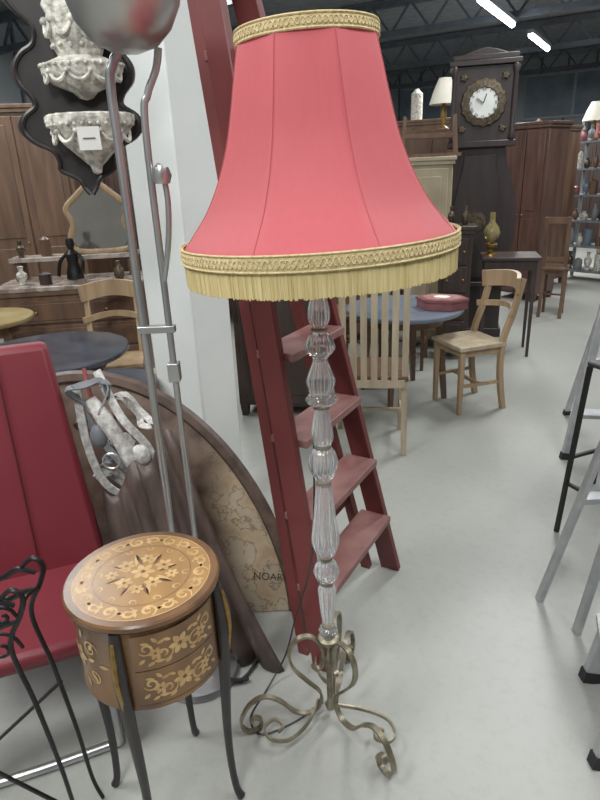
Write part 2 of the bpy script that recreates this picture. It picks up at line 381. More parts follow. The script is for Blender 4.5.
part(lamp,'power_cord',[p_tube([(-.02,.01,.90),(-.03,.03,.6),(-.05,.09,.42),(-.09,.14,.25),(-.13,.16,.08),(-.19,.10,.006),(-.235,.0,.006),(-.20,-.06,.006),(-.1,-.02,.006),(-.02,.02,.03)],.0028,M_blackwood,segs=6)],label='thin dark electric cord')
# ------------------------------------------------------------ MARQUETRY TABLE
tb=thing('side_table',(-.363,1.10,0),'round marquetry side table with drawers and black cabriole legs','table')
TOPZ=.685;TR=.168
g=[p_lathe([(TR-.02,TOPZ-.022),(TR-.008,TOPZ-.022),(TR,TOPZ-.014),(TR,TOPZ-.004),(TR-.004,TOPZ),(TR-.02,TOPZ)],M_marqD,64,closed_ends=False),p_lathe([(.0001,TOPZ-.022),(TR-.02,TOPZ-.022)],M_marqD,64,closed_ends=False),p_lathe([(TR-.02,TOPZ),(.0001,TOPZ)],M_marq,64,closed_ends=False)]
def ring2(r0,r1,m,z=TOPZ+.0003): return p_lathe([(r0,z-.001),(r0,z),(r1,z),(r1,z-.001)],m,72,closed_ends=False)
g+=[ring2(TR-.0215,TR-.0195,M_inlay),ring2(.1045,.1058,M_inlayD)]
def leaf(cx,cy,L,w,ang,m,z=TOPZ+.0004,mapf=None):
    pts=[]
    n=7
    for i in range(n+1):
        t=i/n; pts.append((t*L,w*math.sin(pi*t)**.8))
    for i in range(n-1,0,-1):
        t=i/n; pts.append((t*L,-w*math.sin(pi*t)**.8))
    c,s=math.cos(ang),math.sin(ang)
    P=[(cx+x*c-y*s,cy+x*s+y*c) for x,y in pts]
    if mapf: v=[mapf(x,y) for x,y in P]
    else: v=[Vector((x,y,z)) for x,y in P]
    return (v,[tuple(range(len(v)))],m)
def flower(cx,cy,r,m,mc,mapf=None,n=6,z=TOPZ+.0005):
    o=[leaf(cx+r*.15*math.cos(k*2*pi/n),cy+r*.15*math.sin(k*2*pi/n),r,r*.30,k*2*pi/n,m,z,mapf) for k in range(n)]
    o.append(leaf(cx-r*.22,cy,r*.44,r*.22,0,mc,z+.0003,mapf)); return o
def curl(cx,cy,r,a0,turns,m,mapf=None,w=.0012,z=TOPZ+.0003):
    n=26; A=[];B=[]
    for i in range(n+1):
        t=i/n; a=a0+turns*2*pi*t; q=r*(1-.75*t); ww=w*(.6+1.3*math.sin(pi*t))
        for lst,sg in((A,1),(B,-1)):
            x,y=cx+(q+sg*ww)*math.cos(a),cy+(q+sg*ww)*math.sin(a)
            lst.append(mapf(x,y) if mapf else Vector((x,y,z)))
    v=A+B
    return (v,[(i,i+1,n+2+i,n+1+i) for i in range(n)],m)
for x,y,r in((0,.008,.024),(-.042,.030,.019),(.042,.030,.019),(.030,-.030,.018),(-.032,-.030,.018),(0,.056,.015),(.065,-.002,.014),(-.066,-.002,.014),(0,-.052,.014)):
    g+=flower(x,y,r,M_inlay,M_inlayD)
for k in range(16):
    a=k*2*pi/16+.2; g.append(leaf(.034*math.cos(a),.034*math.sin(a),.045,.0045,a+.35*(-1)**k,M_inlay if k%2 else M_inlayD))
for k in range(12):
    a=k*pi/6; g.append(curl(.095*math.cos(a),.095*math.sin(a),.010,a+1,.8,M_inlay,w=.0010))
for k in range(10):
    a=k*2*pi/10
    cx,cy=.127*math.cos(a),.127*math.sin(a)
    g.append(curl(cx,cy,.018,a+.3,1.15,M_inlay,w=.0017)); 
    cx,cy=.127*math.cos(a+.31),.127*math.sin(a+.31)
    g.append(curl(cx,cy,.016,a+3.4,-1.1,M_inlay,w=.0016))
    for q,an in((.12,1.2),(.24,-.9),(.42,.6),(.05,-2.2),(.33,2.2)): g.append(leaf(.124*math.cos(a+q),.124*math.sin(a+q),.018,.0038,a+an,M_inlay))
part(tb,'tabletop',g,label='round inlaid top with floral marquetry and darker rim')
BR=.156
g=[p_lathe([(.0001,.46),(BR+.002,.46),(BR+.003,.468),(BR,.474),(BR,.655),(BR+.004,.662),(.0001,.664)],M_marqS,64)]
def cyl(a0,zc,r): return lambda x,y:Vector((r*math.cos(a0+x/r),r*math.sin(a0+x/r),zc+y))
for am in(37,127,217):
    a0=math.radians(am); mp=cyl(a0,.565,BR+.0012)
    g+=flower(0,0,.028,M_inlay,M_inlayD,mp)
    for sgn in(-1,1):
        for dx,dy,an in((.035,.0,.4),(.045,.03,1.0),(.045,-.03,-1.0),(.07,0,0),(.02,.05,1.3),(.02,-.05,-1.3)):
            g.append(leaf(sgn*dx,dy,.026,.005,an if sgn>0 else pi-an,M_inlay,mapf=mp))
        g.append(curl(sgn*.05,.035,.022,0,sgn*1.2,M_inlay,mp)); g.append(curl(sgn*.05,-.035,.022,3,sgn*1.2,M_inlay,mp))
part(tb,'drum',g,label='drum body with floral inlay panels')
for zi,(z0,z1) in enumerate(((.476,.562),(.566,.652))):
    gg=[p_arc(BR-.01,BR+.004,z0,z1,-88,-18,M_marqS,24)]
    mp=cyl(math.radians(-53),(z0+z1)/2,BR+.0049)
    gg+=flower(0,0,.022,M_inlay,M_inlayD,mp)
    for sx_ in(-.052,.052): gg+=flower(sx_,-.004,.014,M_inlay,M_inlayD,mp)
    for sgn in(-1,1):
        gg.append(curl(sgn*.036,-.010,.020,.5,sgn*1.3,M_inlay,mp,w=.0015)); gg.append(curl(sgn*.070,.010,.016,3.5,-sgn*1.2,M_inlay,mp,w=.0015))
        for dx,dy,an in((.018,.018,.5),(.030,.024,-.3),(.040,-.028,.4),(.055,-.024,-.5),(.046,.022,.9),(.074,-.014,-.7),(.02,-.024,-.6),(.062,.022,.2)):
            gg.append(leaf(sgn*dx,dy,.018,.004,an if sgn>0 else pi-an,M_inlay,mapf=mp))
    part(tb,'drawer',gg)
for am in(-8,82,172,262):
    a=math.radians(am); f=lambda r,z:Vector((r*math.cos(a),r*math.sin(a),z))
    lg=part(tb,'leg',[p_tube([f(.160,.665),f(.166,.62),f(.169,.55),f(.165,.46),f(.158,.34),f(.153,.22),f(.154,.12),f(.160,.04),f(.170,.008)],[.011,.013,.015,.014,.012,.010,.009,.009,.011],M_blackwood,segs=10)])
    part(lg,'mount',[p_tube([f(.176,.65),f(.182,.60),f(.184,.55),f(.175,.47)],[.004,.007,.006,.003],M_gold,segs=6)],label='gilt bronze mount')
# ------------------------------------------------------------ TORCHIERE
tc=thing('floor_lamp',(-.36,1.50,0),'chrome uplighter floor lamp with dish and two poles','floor lamp')
part(tc,'base',[p_lathe([(.0001,0),(.125,0),(.128,.01),(.12,.022),(.03,.035),(.015,.06),(.0001,.06)],M_chrome,40)])
part(tc,'pole',[p_tube([(-.03,0,.03),(-.03,0,.8),(-.03,0,1.5),(-.03,0,1.69),(-.02,0,1.73),(0,0,1.76)],.0105,M_chrome,segs=12)])
part(tc,'pole',[p_tube([(.035,0,.04),(.035,0,.6),(.035,0,1.2),(.036,0,1.60),(.05,0,1.67),(.075,0,1.72),(.085,0,1.76)],.0085,M_chrome,segs=10)])
part(tc,'clamp',[p_box(.095,.024,.018,(.003,0,1.135),M_chrome)],bevel=.002)
part(tc,'clamp',[p_box(.03,.032,.05,(.035,-.002,1.02),M_chrome)],bevel=.002)
ra=part(tc,'reading_arm',[p_tube([(.035,0,1.25),(.06,-.01,1.35),(.07,-.01,1.45),(.06,-.01,1.52),(.045,0,1.50)],.007,M_chrome,segs=8)])
part(ra,'lamp_head',[p_lathe([(.0001,-.018),(.018,-.018),(.024,0),(.018,.018),(.0001,.018)],M_chrome,16,c=(.062,-.01,1.50))])
bw_=[(.0001,1.735),(.03,1.738),(.07,1.755),(.10,1.79),(.118,1.835),(.122,1.86),(.118,1.86),(.095,1.80),(.06,1.765),(.0001,1.75)]
part(tc,'lamp_shade',[xf(p_lathe([(r,z-1.74) for r,z in bw_],M_bowl,40),T(.012,0,1.755)@R('Y',8)@R('X',14))],label='brushed silver metal bowl reflector')
part(tc,'power_cord',[p_tube([(.09,-.02,.02),(.13,-.05,.008),(.17,.0,.008),(.18,.07,.008),(.13,.10,.008),(.08,.03,.03),(.10,-.06,.03),(.16,-.05,.012)],.006,M_rubber,segs=6)])
# ------------------------------------------------------------ LADDER
d=Vector((.517,.856,0)); nb=Vector((-.856,.517,0))
L0=Vector((.04,1.49,0)); R0=Vector((.36,1.98,0))
ld=thing('step_ladder',(.2,1.74,0),'tall dark red painted wooden step ladder with wide treads','ladder')
def LP(z,side): 
    if side==0: return L0+nb*(.14*z)+Vector((0,0,z))+d*(.02*z)
    return R0+nb*(.14*z)+Vector((0,0,z))-d*(.20*z)-BE*.03
ZT=2.12
part(ld,'rail',[p_beam(LP(0,0),LP(ZT,0),.068,.026,M_ladder,side=nb)],world=True,bevel=.003)
part(ld,'rail',[p_beam(LP(0,1),LP(ZT,1),.075,.026,M_ladder,side=nb)],world=True,bevel=.003)
for k in range(8):
    z=.27+.25*k
    a=LP(z,0)+d*.013;b=LP(z,1)-d*.013
    part(ld,'step',[p_beam(a,b,.12,.024,M_ladder2,side=nb)],world=True,bevel=.003)
part(ld,'rear_frame',[p_beam(LP(0,0)+nb*.09+d*.035,LP(ZT,0)+nb*.07+d*.035,.035,.028,M_ladder,side=nb),p_beam(LP(0,1)+nb*.09-d*.035,LP(ZT,1)+nb*.07-d*.035,.035,.028,M_ladder,side=nb),
  p_beam(LP(.35,0)+nb*.09+d*.03,LP(.35,1)+nb*.09-d*.03,.02,.05,M_ladder,side=nb),p_beam(LP(1.3,0)+nb*.08+d*.03,LP(1.3,1)+nb*.08-d*.03,.02,.05,M_ladder,side=nb)],world=True)
part(ld,'top_cap',[p_beam(LP(ZT,0)-d*.04+nb*.03,LP(ZT,1)+d*.04+nb*.03,.2,.03,M_ladder,side=nb)],world=True,bevel=.004)
# ------------------------------------------------------------ ARCHED PANEL WITH MAP
pn=thing('arched_panel',(-.80,1.78,0),'arched worn brown panel printed with an old map, leaning','panel',rx=71.2)
def ell(a,b,n=40): return [(a*math.cos(pi*i/n),b*math.sin(pi*i/n)**(1.22)) for i in range(n+1)]
part(pn,'map_board',[p_prism(ell(.735,.87),.014,M_map)])
E=ell(.748,.88,40)
part(pn,'rim',[p_tube([(x,y,.010) for x,y in E],1,M_rim,segs=6,sub=2,flat=(.03,.036),side=(0,0,1))])
def text(root,name,s,size,m,loc,rot=(0,0,0)):
    cu=bpy.data.curves.new('t','FONT'); cu.body=s; cu.size=size; cu.extrude=.0005; cu.align_x='CENTER'
    o=bpy.data.objects.new('t',cu); COL.objects.link(o); bpy.context.view_layer.update()
    me=bpy.data.meshes.new_from_object(o); bpy.data.objects.remove(o)
    me.materials.clear(); me.materials.append(m)
    q=bpy.data.objects.new(name,me); COL.objects.link(q); q.parent=root; q.location=loc; q.rotation_euler=[math.radians(a) for a in rot]
    return q
text(pn,'lettering','NOAR',.038,mat('map_ink',(56,50,50),(48,44,45)),(.655,.115,.0155),(0,0,-6))
# ------------------------------------------------------------ PLEATED LEATHER
V=[];F=[];n=54;rows=12
TA=Vector((-.385,1.66,.78));TB=Vector((-.66,1.72,.52))
B0=Vector((-.085,1.49,0.004));B1=Vector((-.60,1.64,0.004))
for r_ in range(rows+1):
    t=r_/rows
    for i in range(n+1):
        s=i/n
        p=TA.lerp(TB,s).lerp(B0.lerp(B1,s),t)
        amp=.014+.03*t
        wob=.5*math.sin(s*9+2*t)+.25*math.sin(s*23+1)
        p=p+Vector((-.25,-.95,0))*amp*(abs(math.sin(s*pi*6+wob))-.5)+Vector((-.015*(1-s),-.01,0))*math.sin(pi*t)
        p.z=max(p.z+(.03*math.sin(s*14) if t<.08 else 0),.004)
        V.append(p)
for r_ in range(rows):
    for i in range(n):
        a=r_*(n+1)+i; F.append((a,a+1,a+n+2,a+n+1))
o=solo('leather_cover',[(V,F,M_drape)],'folded dark brown pleated leather cover leaning on a panel','cover')
sm=o.modifiers.new('s','SOLIDIFY'); sm.thickness=.006
# ------------------------------------------------------------ RED CHAIR
rc=thing('dining_chair',(-.82,1.37,0),'high-backed red vinyl chair on chrome legs','chair',rot=20)
part(rc,'seat',[p_box(.44,.40,.055,(-.02,.01,.345),M_leather)],bevel=.02)
def backslab(w0,w1,z0,z1,y0,y1,th,m,dx=0):
    v=[]
    for (w,z,y,q) in((w0,z0,y0,0),(w1,z1,y1,dx)):
        for sx,sy in((-1,-1),(1,-1),(1,1),(-1,1)): v.append(Vector((q+sx*w/2,y+sy*th/2,z)))
    return (v,[(0,3,2,1),(4,5,6,7),(0,1,5,4),(1,2,6,5),(2,3,7,6),(3,0,4,7)],m)
part(rc,'backrest',[backslab(.52,.42,.30,1.05,.19,.34,.06,M_leather,-.015)],bevel=.018)
part(rc,'piping',[p_beam((.06,.170,.38),(.05,.302,1.04),.003,.006,M_leather_d)],label='dark stitched seam')
for sx in(-1,1):
    part(rc,'leg',[p_tube([(sx*.2,-.19,.33),(sx*.205,-.2,.18),(sx*.21,-.21,.014),(sx*.21,-.1,.014),(sx*.21,.2,.014),(sx*.205,.22,.18),(sx*.2,.2,.33)],.013,M_chrome,segs=10)],label='chrome sled leg')
part(rc,'cross_bar',[p_tube([(-.21,-.21,.014),(0,-.215,.014),(.21,-.21,.014)],.013,M_chrome,segs=10)],label='chrome tube')
# ------------------------------------------------------------ BLACK IRON STAND
st=thing('plant_stand',(-.73,1.03,0),'black wrought iron stand with twisted top rails and thin legs','stand')
tops=[(-.155,-.05),(.14,-.045),(.14,.06),(-.155,.06)]
for (x,y) in tops:
    sx=1 if x>0 else -1
    part(st,'leg',[p_tube([(x-.03*sx,y,.72),(x,y,.745),(x+.02*sx,y,.725),(x+.005*sx,y,.68),(x-.03*sx,y,.60),(x-.01*sx,y,.45),(x+.01*sx,y,.25),(x+.02*sx,y,.08),(x+.035*sx,y,.006)],[.004,.006,.006,.0055,.0055,.005,.005],M_black,segs=8)])
for (a,b) in((tops[0],tops[1]),(tops[3],tops[2])):
    for zz in(.705,.655):
        part(st,'rail',[p_tube([(a[0]+(b[0]-a[0])*t,a[1]+(b[1]-a[1])*t,zz+.014*math.sin(t*14+zz*20)) for t in [i/8 for i in range(9)]],[.005,.007,.005,.007,.005,.007,.005],M_black,segs=6)])
for (a,b) in((tops[0],tops[3]),(tops[1],tops[2])):
    part(st,'rail',[p_tube([(a[0],a[1],.67),(a[0],0,.69),(b[0],b[1],.67)],.005,M_black,segs=6)])
for cx,cz,rr in((.09,.60,.045),(-.06,.59,.045),(.02,.61,.035),(.11,.68,.028),(-.10,.67,.03)):
    part(st,'scroll',[p_tube([(cx+rr*math.cos(t)*(1-t/9),-.045,cz+rr*math.sin(t)*(1-t/9)) for t in [i*.7 for i in range(12)]],.004,M_black,segs=6)])
for (a,b) in((tops[0],tops[1]),(tops[2],tops[3])): part(st,'stretcher',[p_beam((a[0],a[1],.40),(b[0],b[1],.12),.007,.007,M_black)])
# ------------------------------------------------------------ TACK BUNDLE
tk=thing('horse_tack',(-.60,1.80,.50),'chunky white harness piece with grey and red straps','tack')
part(tk,'collar_body',[p_tube([(-.05,-.05,.36),(-.01,-.07,.30),(.03,-.075,.22),(.06,-.07,.15),(.085,-.06,.09)],[.018,.026,.022,.030,.018],M_rope,segs=12)],label='chunky white padded piece')
part(tk,'pad',[p_ball(.032,(.085,-.07,.17),M_rope,sy=.7,sz=1.2,segs=14)])
part(tk,'pad',[p_ball(.028,(-.04,-.06,.24),M_grey,sy=.7,sz=1.4,segs=14)])
rg=random.Random(11)
MS=[M_rope,M_grey,M_rope,W_mid,M_rope,M_grey]
for k in range(6):
    cx,cy,cz=rg.uniform(-.07,.06),rg.uniform(-.05,.01),.04+.065*k
    rr=rg.uniform(.035,.06); ph=rg.uniform(0,3); n_=9
    pts=[(cx+rr*(1+.35*math.sin(3*t+ph))*math.cos(t+ph),cy+.035*math.sin(2*t+ph),cz+rr*1.3*(1+.3*math.cos(2*t))*math.sin(t)) for t in [2*pi*i/n_*1.2 for i in range(n_+2)]]
    part(tk,'strap',[p_tube(pts,1,MS[k],segs=4,sub=4,flat=(.024,.005),side=(0,1,.3))])
for pts,w_,mm in(([(-.08,.02,.44),(-.04,-.05,.34),(.03,-.06,.22),(.08,-.04,.12),(.13,-.02,-.02)],.012,M_redrope),([(-.04,.02,.43),(.04,-.06,.30),(.11,-.05,.18),(.12,-.04,.04)],.026,M_rope),([(-.09,-.02,.3),(-.02,-.06,.2),(.05,-.06,.08),(.06,-.03,-.05)],.022,M_grey),([(-.10,-.02,.40),(-.08,-.06,.2),(-.03,-.06,.05),(.10,-.03,-.02)],.026,M_rope)):
    part(tk,'strap',[p_tube(pts,1,mm,segs=4,flat=(w_,.006),side=(1,0,.3))])
for x,z,r_,mm in((.0,.17,.026,M_chrome),(.06,.05,.022,M_bronze)):
    part(tk,'bit_ring',[p_tube([(x+r_*math.cos(t),-.10,z+r_*math.sin(t)) for t in [2*pi*i/16 for i in range(16)]],.004,mm,segs=8,closed=True)])
# ------------------------------------------------------------ WALL FOUNTAIN ON BLACK PLAQUE
pq=thing('wall_fountain',(-.61,1.97,1.455),'cream ceramic relief wall fountain mounted on a carved black plaque','wall fountain',rot=8)
hw=[(1.455,.004),(1.475,.02),(1.50,.035),(1.525,.085),(1.55,.085),(1.58,.10),(1.605,.15),(1.64,.178),(1.675,.165),(1.70,.13),(1.725,.135),(1.76,.165),(1.80,.17),(1.835,.145),(1.86,.105),(1.90,.10),(1.94,.14),(1.98,.165),(2.02,.15),(2.05,.10),(2.09,.09),(2.13,.06),(2.16,.01)]
hs=[(p.x,p.z) for p in spl([(w,0,z-1.455) for z,w in hw],4)]
outl=[(w,z) for w,z in hs]+[(-w,z) for w,z in hs[::-1]]
part(pq,'plaque',[xf(p_prism(outl,.022,M_blackwood),R('X',90)),p_tube([(w*.92,-.024,z) for w,z in hs]+[(-w*.92,-.024,z) for w,z in hs[::-1]],.007,M_blackwood,segs=6,sub=1)],bevel=0)
def beads(r,z,n,br,sy,cx=.03,cy=-.05):
    return [p_ball(br,(cx+r*math.cos(a),cy+r*sy*math.sin(a),z),M_ceram,segs=8,rings=5) for a in [2*pi*i/n for i in range(n)] if math.sin(a)<.3]
def swags(r,z,n,sy,dip,br=.006,cx=.03,cy=-.05):
    o=[]
    for k in range(n):
        a0=pi+pi*k/n; a1=pi+pi*(k+1)/n
        o.append(p_tube([(cx+r*math.cos(a0+(a1-a0)*t),cy+r*sy*math.sin(a0+(a1-a0)*t),z-dip*4*t*(1-t)) for t in [i/5 for i in range(6)]],[br*.6,br*1.2,br*.6],M_ceram,segs=6,sub=3))
        o.append(p_ball(br*1.5,(cx+r*math.cos(a0),cy+r*sy*math.sin(a0),z),M_ceram,segs=8,rings=5))
    return o
part(pq,'basin',[p_lathe([(.001,.055),(.012,.06),(.018,.08),(.03,.09),(.04,.10),(.078,.135),(.108,.17),(.118,.185),(.122,.19),(.128,.20),(.126,.215),(.115,.22),(.08,.18),(.001,.16)],M_ceram,48,c=(.03,-.05,0),sy=.65,flute=.07,nf=16)]+beads(.119,.190,34,.0055,.65)+swags(.108,.172,5,.65,.028))
part(pq,'water_tank',[p_lathe([(.001,.255),(.02,.26),(.035,.275),(.085,.295),(.112,.325),(.115,.345),(.085,.355),(.06,.365),(.07,.39),(.082,.43),(.075,.47),(.085,.49),(.06,.54),(.02,.58),(.012,.61),(.001,.62)],M_ceram,48,c=(.03,-.05,0),sy=.6,flute=.06,nf=16)]+beads(.113,.342,32,.0055,.6)+swags(.104,.325,5,.6,.024)+swags(.082,.45,4,.6,.035,.008)+beads(.07,.39,14,.007,.6))
part(pq,'price_tag',[p_box(.06,.002,.06,(.035,-.142,.15),M_tag,rot=(8,0,0)),p_box(.04,.001,.004,(.035,-.144,.163),M_tagink),p_box(.034,.001,.004,(.035,-.1435,.15),M_tagink)],label='white paper tag')
part(pq,'hanging_chain',[p_beam((0,.0,.70),(0,0,H-1.46),.006,.006,M_steel)])
# ------------------------------------------------------------ generic furniture
def chair(loc,rot,label,m,W=.42,D=.42,sh=.46,bh=.9,style='slat',n=5,lean=.07,name='dining_chair',seatm=None,group=None,sw=.028,low=.08):
    t=thing(name,loc,label,'chair',rot=rot,group=group)
    part(t,'seat',[p_box(W,D,.03,(0,0,sh-.015),seatm or m),p_box(W-.05,D-.05,.05,(0,0,sh-.05),m)],bevel=.006)
    for sx in(-1,1):
        part(t,'leg',[p_beam((sx*(W/2-.03),-D/2+.03,0),(sx*(W/2-.03),-D/2+.03,sh-.03),.026,.026,m,w1=.034,h1=.034)],bevel=.003)
        part(t,'leg',[p_tube([(sx*(W/2-.02),D/2+.02,0),(sx*(W/2-.02),D/2-.02,sh*.5),(sx*(W/2-.02),D/2-.02,sh),(sx*(W/2-.02),D/2+lean*.5,(sh+bh)/2),(sx*(W/2-.02),D/2+lean,bh)],1,m,segs=4,sub=3,flat=(.032,.032),side=(1,0,0))])
    g=[]
    y=lambda z: D/2-.02+(lean+.02)*max(0,(z-sh)/(bh-sh))+(.028 if low<0 and z<sh+.1 else 0)
    if style=='slat':
        g.append(p_beam((-W/2+.02,y(bh-.03),bh-.03),(W/2-.02,y(bh-.03),bh-.03),.06,.022,m,side=(0,0,1)))
        g.append(p_beam((-W/2+.02,y(sh+low),sh+low),(W/2-.02,y(sh+low),sh+low),.04,.02,m,side=(0,0,1)))
        for i in range(n):
            x=-W/2+.02+(W-.04)*(i+1)/(n+1)
            g.append(p_beam((x,y(sh+low),sh+low),(x,y(bh-.03),bh-.03),sw,.012,m,side=(1,0,0)))
    else:
        pts=[(-W/2-.005,y(bh)-.05,bh-.04),(-W/4,y(bh)+.02,bh-.03),(0,y(bh)+.045,bh-.025),(W/4,y(bh)+.02,bh-.03),(W/2+.005,y(bh)-.05,bh-.04)]
        g.append(p_tube(pts,1,m,segs=4,flat=(.10,.024),side=(0,0,1)))
        pts=[(a,b-.03,c-.16) for a,b,c in pts]
        if style=='bent2': g.append(p_tube(pts,1,m,segs=4,flat=(.035,.02),side=(0,0,1)))
    part(t,'backrest',g)
    for q in ((p_beam((-W/2+.03,-D/2+.03,sh*.42),(-W/2+.02,D/2-.01,sh*.42),.018,.018,m)),(p_beam((W/2-.03,-D/2+.03,sh*.42),(W/2-.02,D/2-.01,sh*.42),.018,.018,m)),(p_beam((-W/2+.02,0,sh*.42),(W/2-.02,0,sh*.42),.018,.018,m))):
        part(t,'stretcher',[q])
    return t
def rtable(loc,r,h,label,mt,ml,legs=4,rot=20,th=.03):
    t=thing('round_table',loc,label,'table',rot=rot)
    part(t,'tabletop',[p_lathe([(.0001,h-th),(r-.01,h-th),(r,h-th*.6),(r,h-th*.2),(r-.006,h),(.0001,h)],mt,56)])
    for k in range(legs):
        a=2*pi*k/legs+.78
        part(t,'leg',[p_beam((r*.75*math.cos(a),r*.75*math.sin(a),0),(r*.6*math.cos(a),r*.6*math.sin(a),h-th),.03,.03,ml,w1=.045,h1=.045)],bevel=.003)
    part(t,'apron',[p_lathe([(r*.66,h-th-.07),(r*.68,h-th-.07),(r*.68,h-th),(r*.66,h-th)],ml,40,closed_ends=False)])
    return t
def qtable(loc,w,dp,h,label,m,rot=0,name='side_table',lw=.03,shelf=None,group=None):
    t=thing(name,loc,label,'table',rot=rot,group=group)
    part(t,'tabletop',[p_box(w,dp,.025,(0,0,h-.0125),m)],bevel=.004)
    for sx in(-1,1):
        for sy in(-1,1):
            part(t,'leg',[p_beam((sx*(w/2-.04),sy*(dp/2-.04),0),(sx*(w/2-.04),sy*(dp/2-.04),h-.02),lw*.7,lw*.7,m,w1=lw,h1=lw)])
    g=[p_box(w-.06,.018,.08,(0,s*(dp/2-.035),h-.065),m) for s in(-1,1)]+[p_box(.018,dp-.06,.08,(s*(w/2-.035),0,h-.065),m) for s in(-1,1)]
    if shelf: g.append(p_box(w-.08,dp-.08,.02,(0,0,shelf),m))
    part(t,'apron',g)
    return t
def cabinet(loc,w,dp,h,label,m,rot=0,doors=2,drawers=0,name='cabinet',m2=None,cornice=True,feet=.08,topm=None,cat='cabinet',group=None):
    t=thing(name,loc,label,cat,rot=rot,group=group)
    m2=m2 or m
    part(t,'body',[p_box(w,dp,h-feet-.03,(0,0,feet+(h-feet-.03)/2),m)],bevel=.005)
    part(t,'top',[p_box(w+.05,dp+.03,.03,(0,-.008,h-.015),topm or m)]+([p_box(w+.03,dp+.02,.03,(0,-.006,h-.045),m)] if cornice else []),bevel=.005)
    for sx in(-1,1):
        for sy in(-1,1): part(t,'foot',[p_beam((sx*(w/2-.03),sy*(dp/2-.03),0),(sx*(w/2-.03),sy*(dp/2-.03),feet+.01),.04,.04,m,w1=.055,h1=.055)])
    zt=h-.08
    if drawers:
        dh=(.17 if doors else (zt-feet-.03)/drawers)
        for k in range(drawers):
            z=zt-dh*(k+.5)
            dw=part(t,'drawer',[p_box(w-.06,.02,dh-.02,(0,-dp/2-.006,z),m2),p_box(w-.12,.008,dh-.06,(0,-dp/2-.018,z),m)],bevel=.003)
            for sx in(-1,1): part(dw,'knob',[p_ball(.011,(sx*w*.25,-dp/2-.03,z),M_gold,segs=10,rings=6)])
        zt-=dh*drawers
    if doors:
        ww=(w-.06)/doors
        for k in range(doors):
            x=-w/2+.03+ww*(k+.5); zc=(zt+feet+.02)/2; hh=zt-feet-.03
            gg=[p_box(ww-.012,.02,hh,(x,-dp/2-.006,zc),m2)]
            if hh>1.0: gg+=[p_box(ww-.11,.012,hh*.5-.10,(x,-dp/2-.016,zc+hh*.25-.01),m),p_box(ww-.11,.012,hh*.5-.10,(x,-dp/2-.016,zc-hh*.25+.01),m)]
            else: gg.append(p_box(ww-.11,.012,hh-.12,(x,-dp/2-.016,zc),m))
            dw=part(t,'door',gg,bevel=.004)
            part(dw,'handle',[p_ball(.010,(x+(ww*.38 if k==0 and doors>1 else -ww*.38),-dp/2-.026,zc),M_gold,segs=8,rings=6)])
    return t
PR=[[(.6,0),(1,.3),(.9,.6),(.4,.8),(.5,1)],[(1,0),(1,.85),(.5,.95),(.3,1)],[(.7,0),(.8,.05),(.5,.15),(.95,.4),(.95,.6),(.35,.75),(.55,1)]]
def vase(loc,r,hh,mm=None,grp='bric-a-brac on the shelves',shape=None):
    mm=mm or random.choice([M_ceram,M_grey,W_mid,M_bluetop,M_bronze,M_box,W_dark,M_grey])
    pr=PR[shape] if shape is not None else random.choice(PR)
    solo('vase',[p_lathe([(.0001,0)]+[(a*r,b*hh) for a,b in pr]+[(.0001,hh)],mm,14)],'small decorative vase among second-hand ornaments','vase',loc=loc,group=grp)
# dining group
rtable((.72,3.95,0),.39,.62,'round table with blue-grey top and wooden legs',M_bluetop,W_mid)
chair((.40,3.22,0),172,'pale wooden chair with tall vertical slatted back',W_slat,W=.42,D=.36,sh=.45,bh=1.12,style='slat',n=6,lean=.06,sw=.034,seatm=W_mid,low=-.04)
bx=thing('box',(.95,3.86,.62),'pinkish brown hexagonal wooden box on the table','box',rot=-25)
hexo=lambda r:[(r*1.15*math.cos(pi/3*i),r*.85*math.sin(pi/3*i)) for i in range(6)]
part(bx,'body',[p_prism(hexo(.145),.05,M_box)],bevel=.004)
part(bx,'lid',[xf(p_prism(hexo(.152),.018,M_box),T(0,0,.051)),xf(p_prism(hexo(.12),.003,M_boxtop),T(0,0,.069)),xf(p_prism(hexo(.05),.003,M_tag),T(0,0,.072))],bevel=.001)
chair((1.09,3.70,0),-72,'blond bentwood armless chair with pale seat beside the round table',W_blond,W=.35,D=.33,sh=.45,bh=.83,style='bent2',lean=.09,seatm=W_slat)
chair((.30,4.62,0),20,'mid-brown wooden chair behind the round table',W_mid,W=.42,D=.42,bh=.9,style='slat',n=4)
chair((.84,4.62,0),-15,'mid-brown wooden chair near the round table',W_mid,W=.38,D=.36,bh=.92,style='bent2')
cabinet((-.08,3.80,0),.56,.4,.92,'low dark wooden cabinet behind the ladder',W_dark,rot=-12,doors=2)
# grandfather clock
ck=thing('grandfather_clock',(1.62,5.5,0),'tall dark carved wooden longcase clock with swelling case','clock',rot=-14)
part(ck,'plinth',[p_box(.54,.32,.08,(0,0,.04),W_clock),p_box(.50,.30,.40,(0,0,.27),W_clock),p_box(.56,.33,.04,(0,0,.48),W_clock)],bevel=.006)
tw=[(.50,.24),(.62,.27),(.80,.31),(1.0,.325),(1.18,.31),(1.34,.27),(1.48,.22),(1.62,.195)]
tws=[(p.x,p.z) for p in spl([(w_,0,z) for z,w_ in tw],3)]
part(ck,'trunk',[xf(p_prism([(w_,z) for w_,z in tws]+[(-w_,z) for w_,z in tws[::-1]],.24,W_clock),T(0,.12,0)@R('X',90))])
td=part(ck,'trunk_door',[xf(p_prism([(w_*.62,z*.96+.03) for w_,z in tws[1:-1]]+[(-w_*.62,z*.96+.03) for w_,z in tws[1:-1][::-1]],.015,W_clock),T(0,-.12,0)@R('X',90))],bevel=.004)
part(td,'pendulum_glass',[xf(p_lathe([(.0001,0),(.08,0),(.08,.006),(.0001,.008)],M_bronze,28),T(0,-.136,1.02)@R('X',90))])
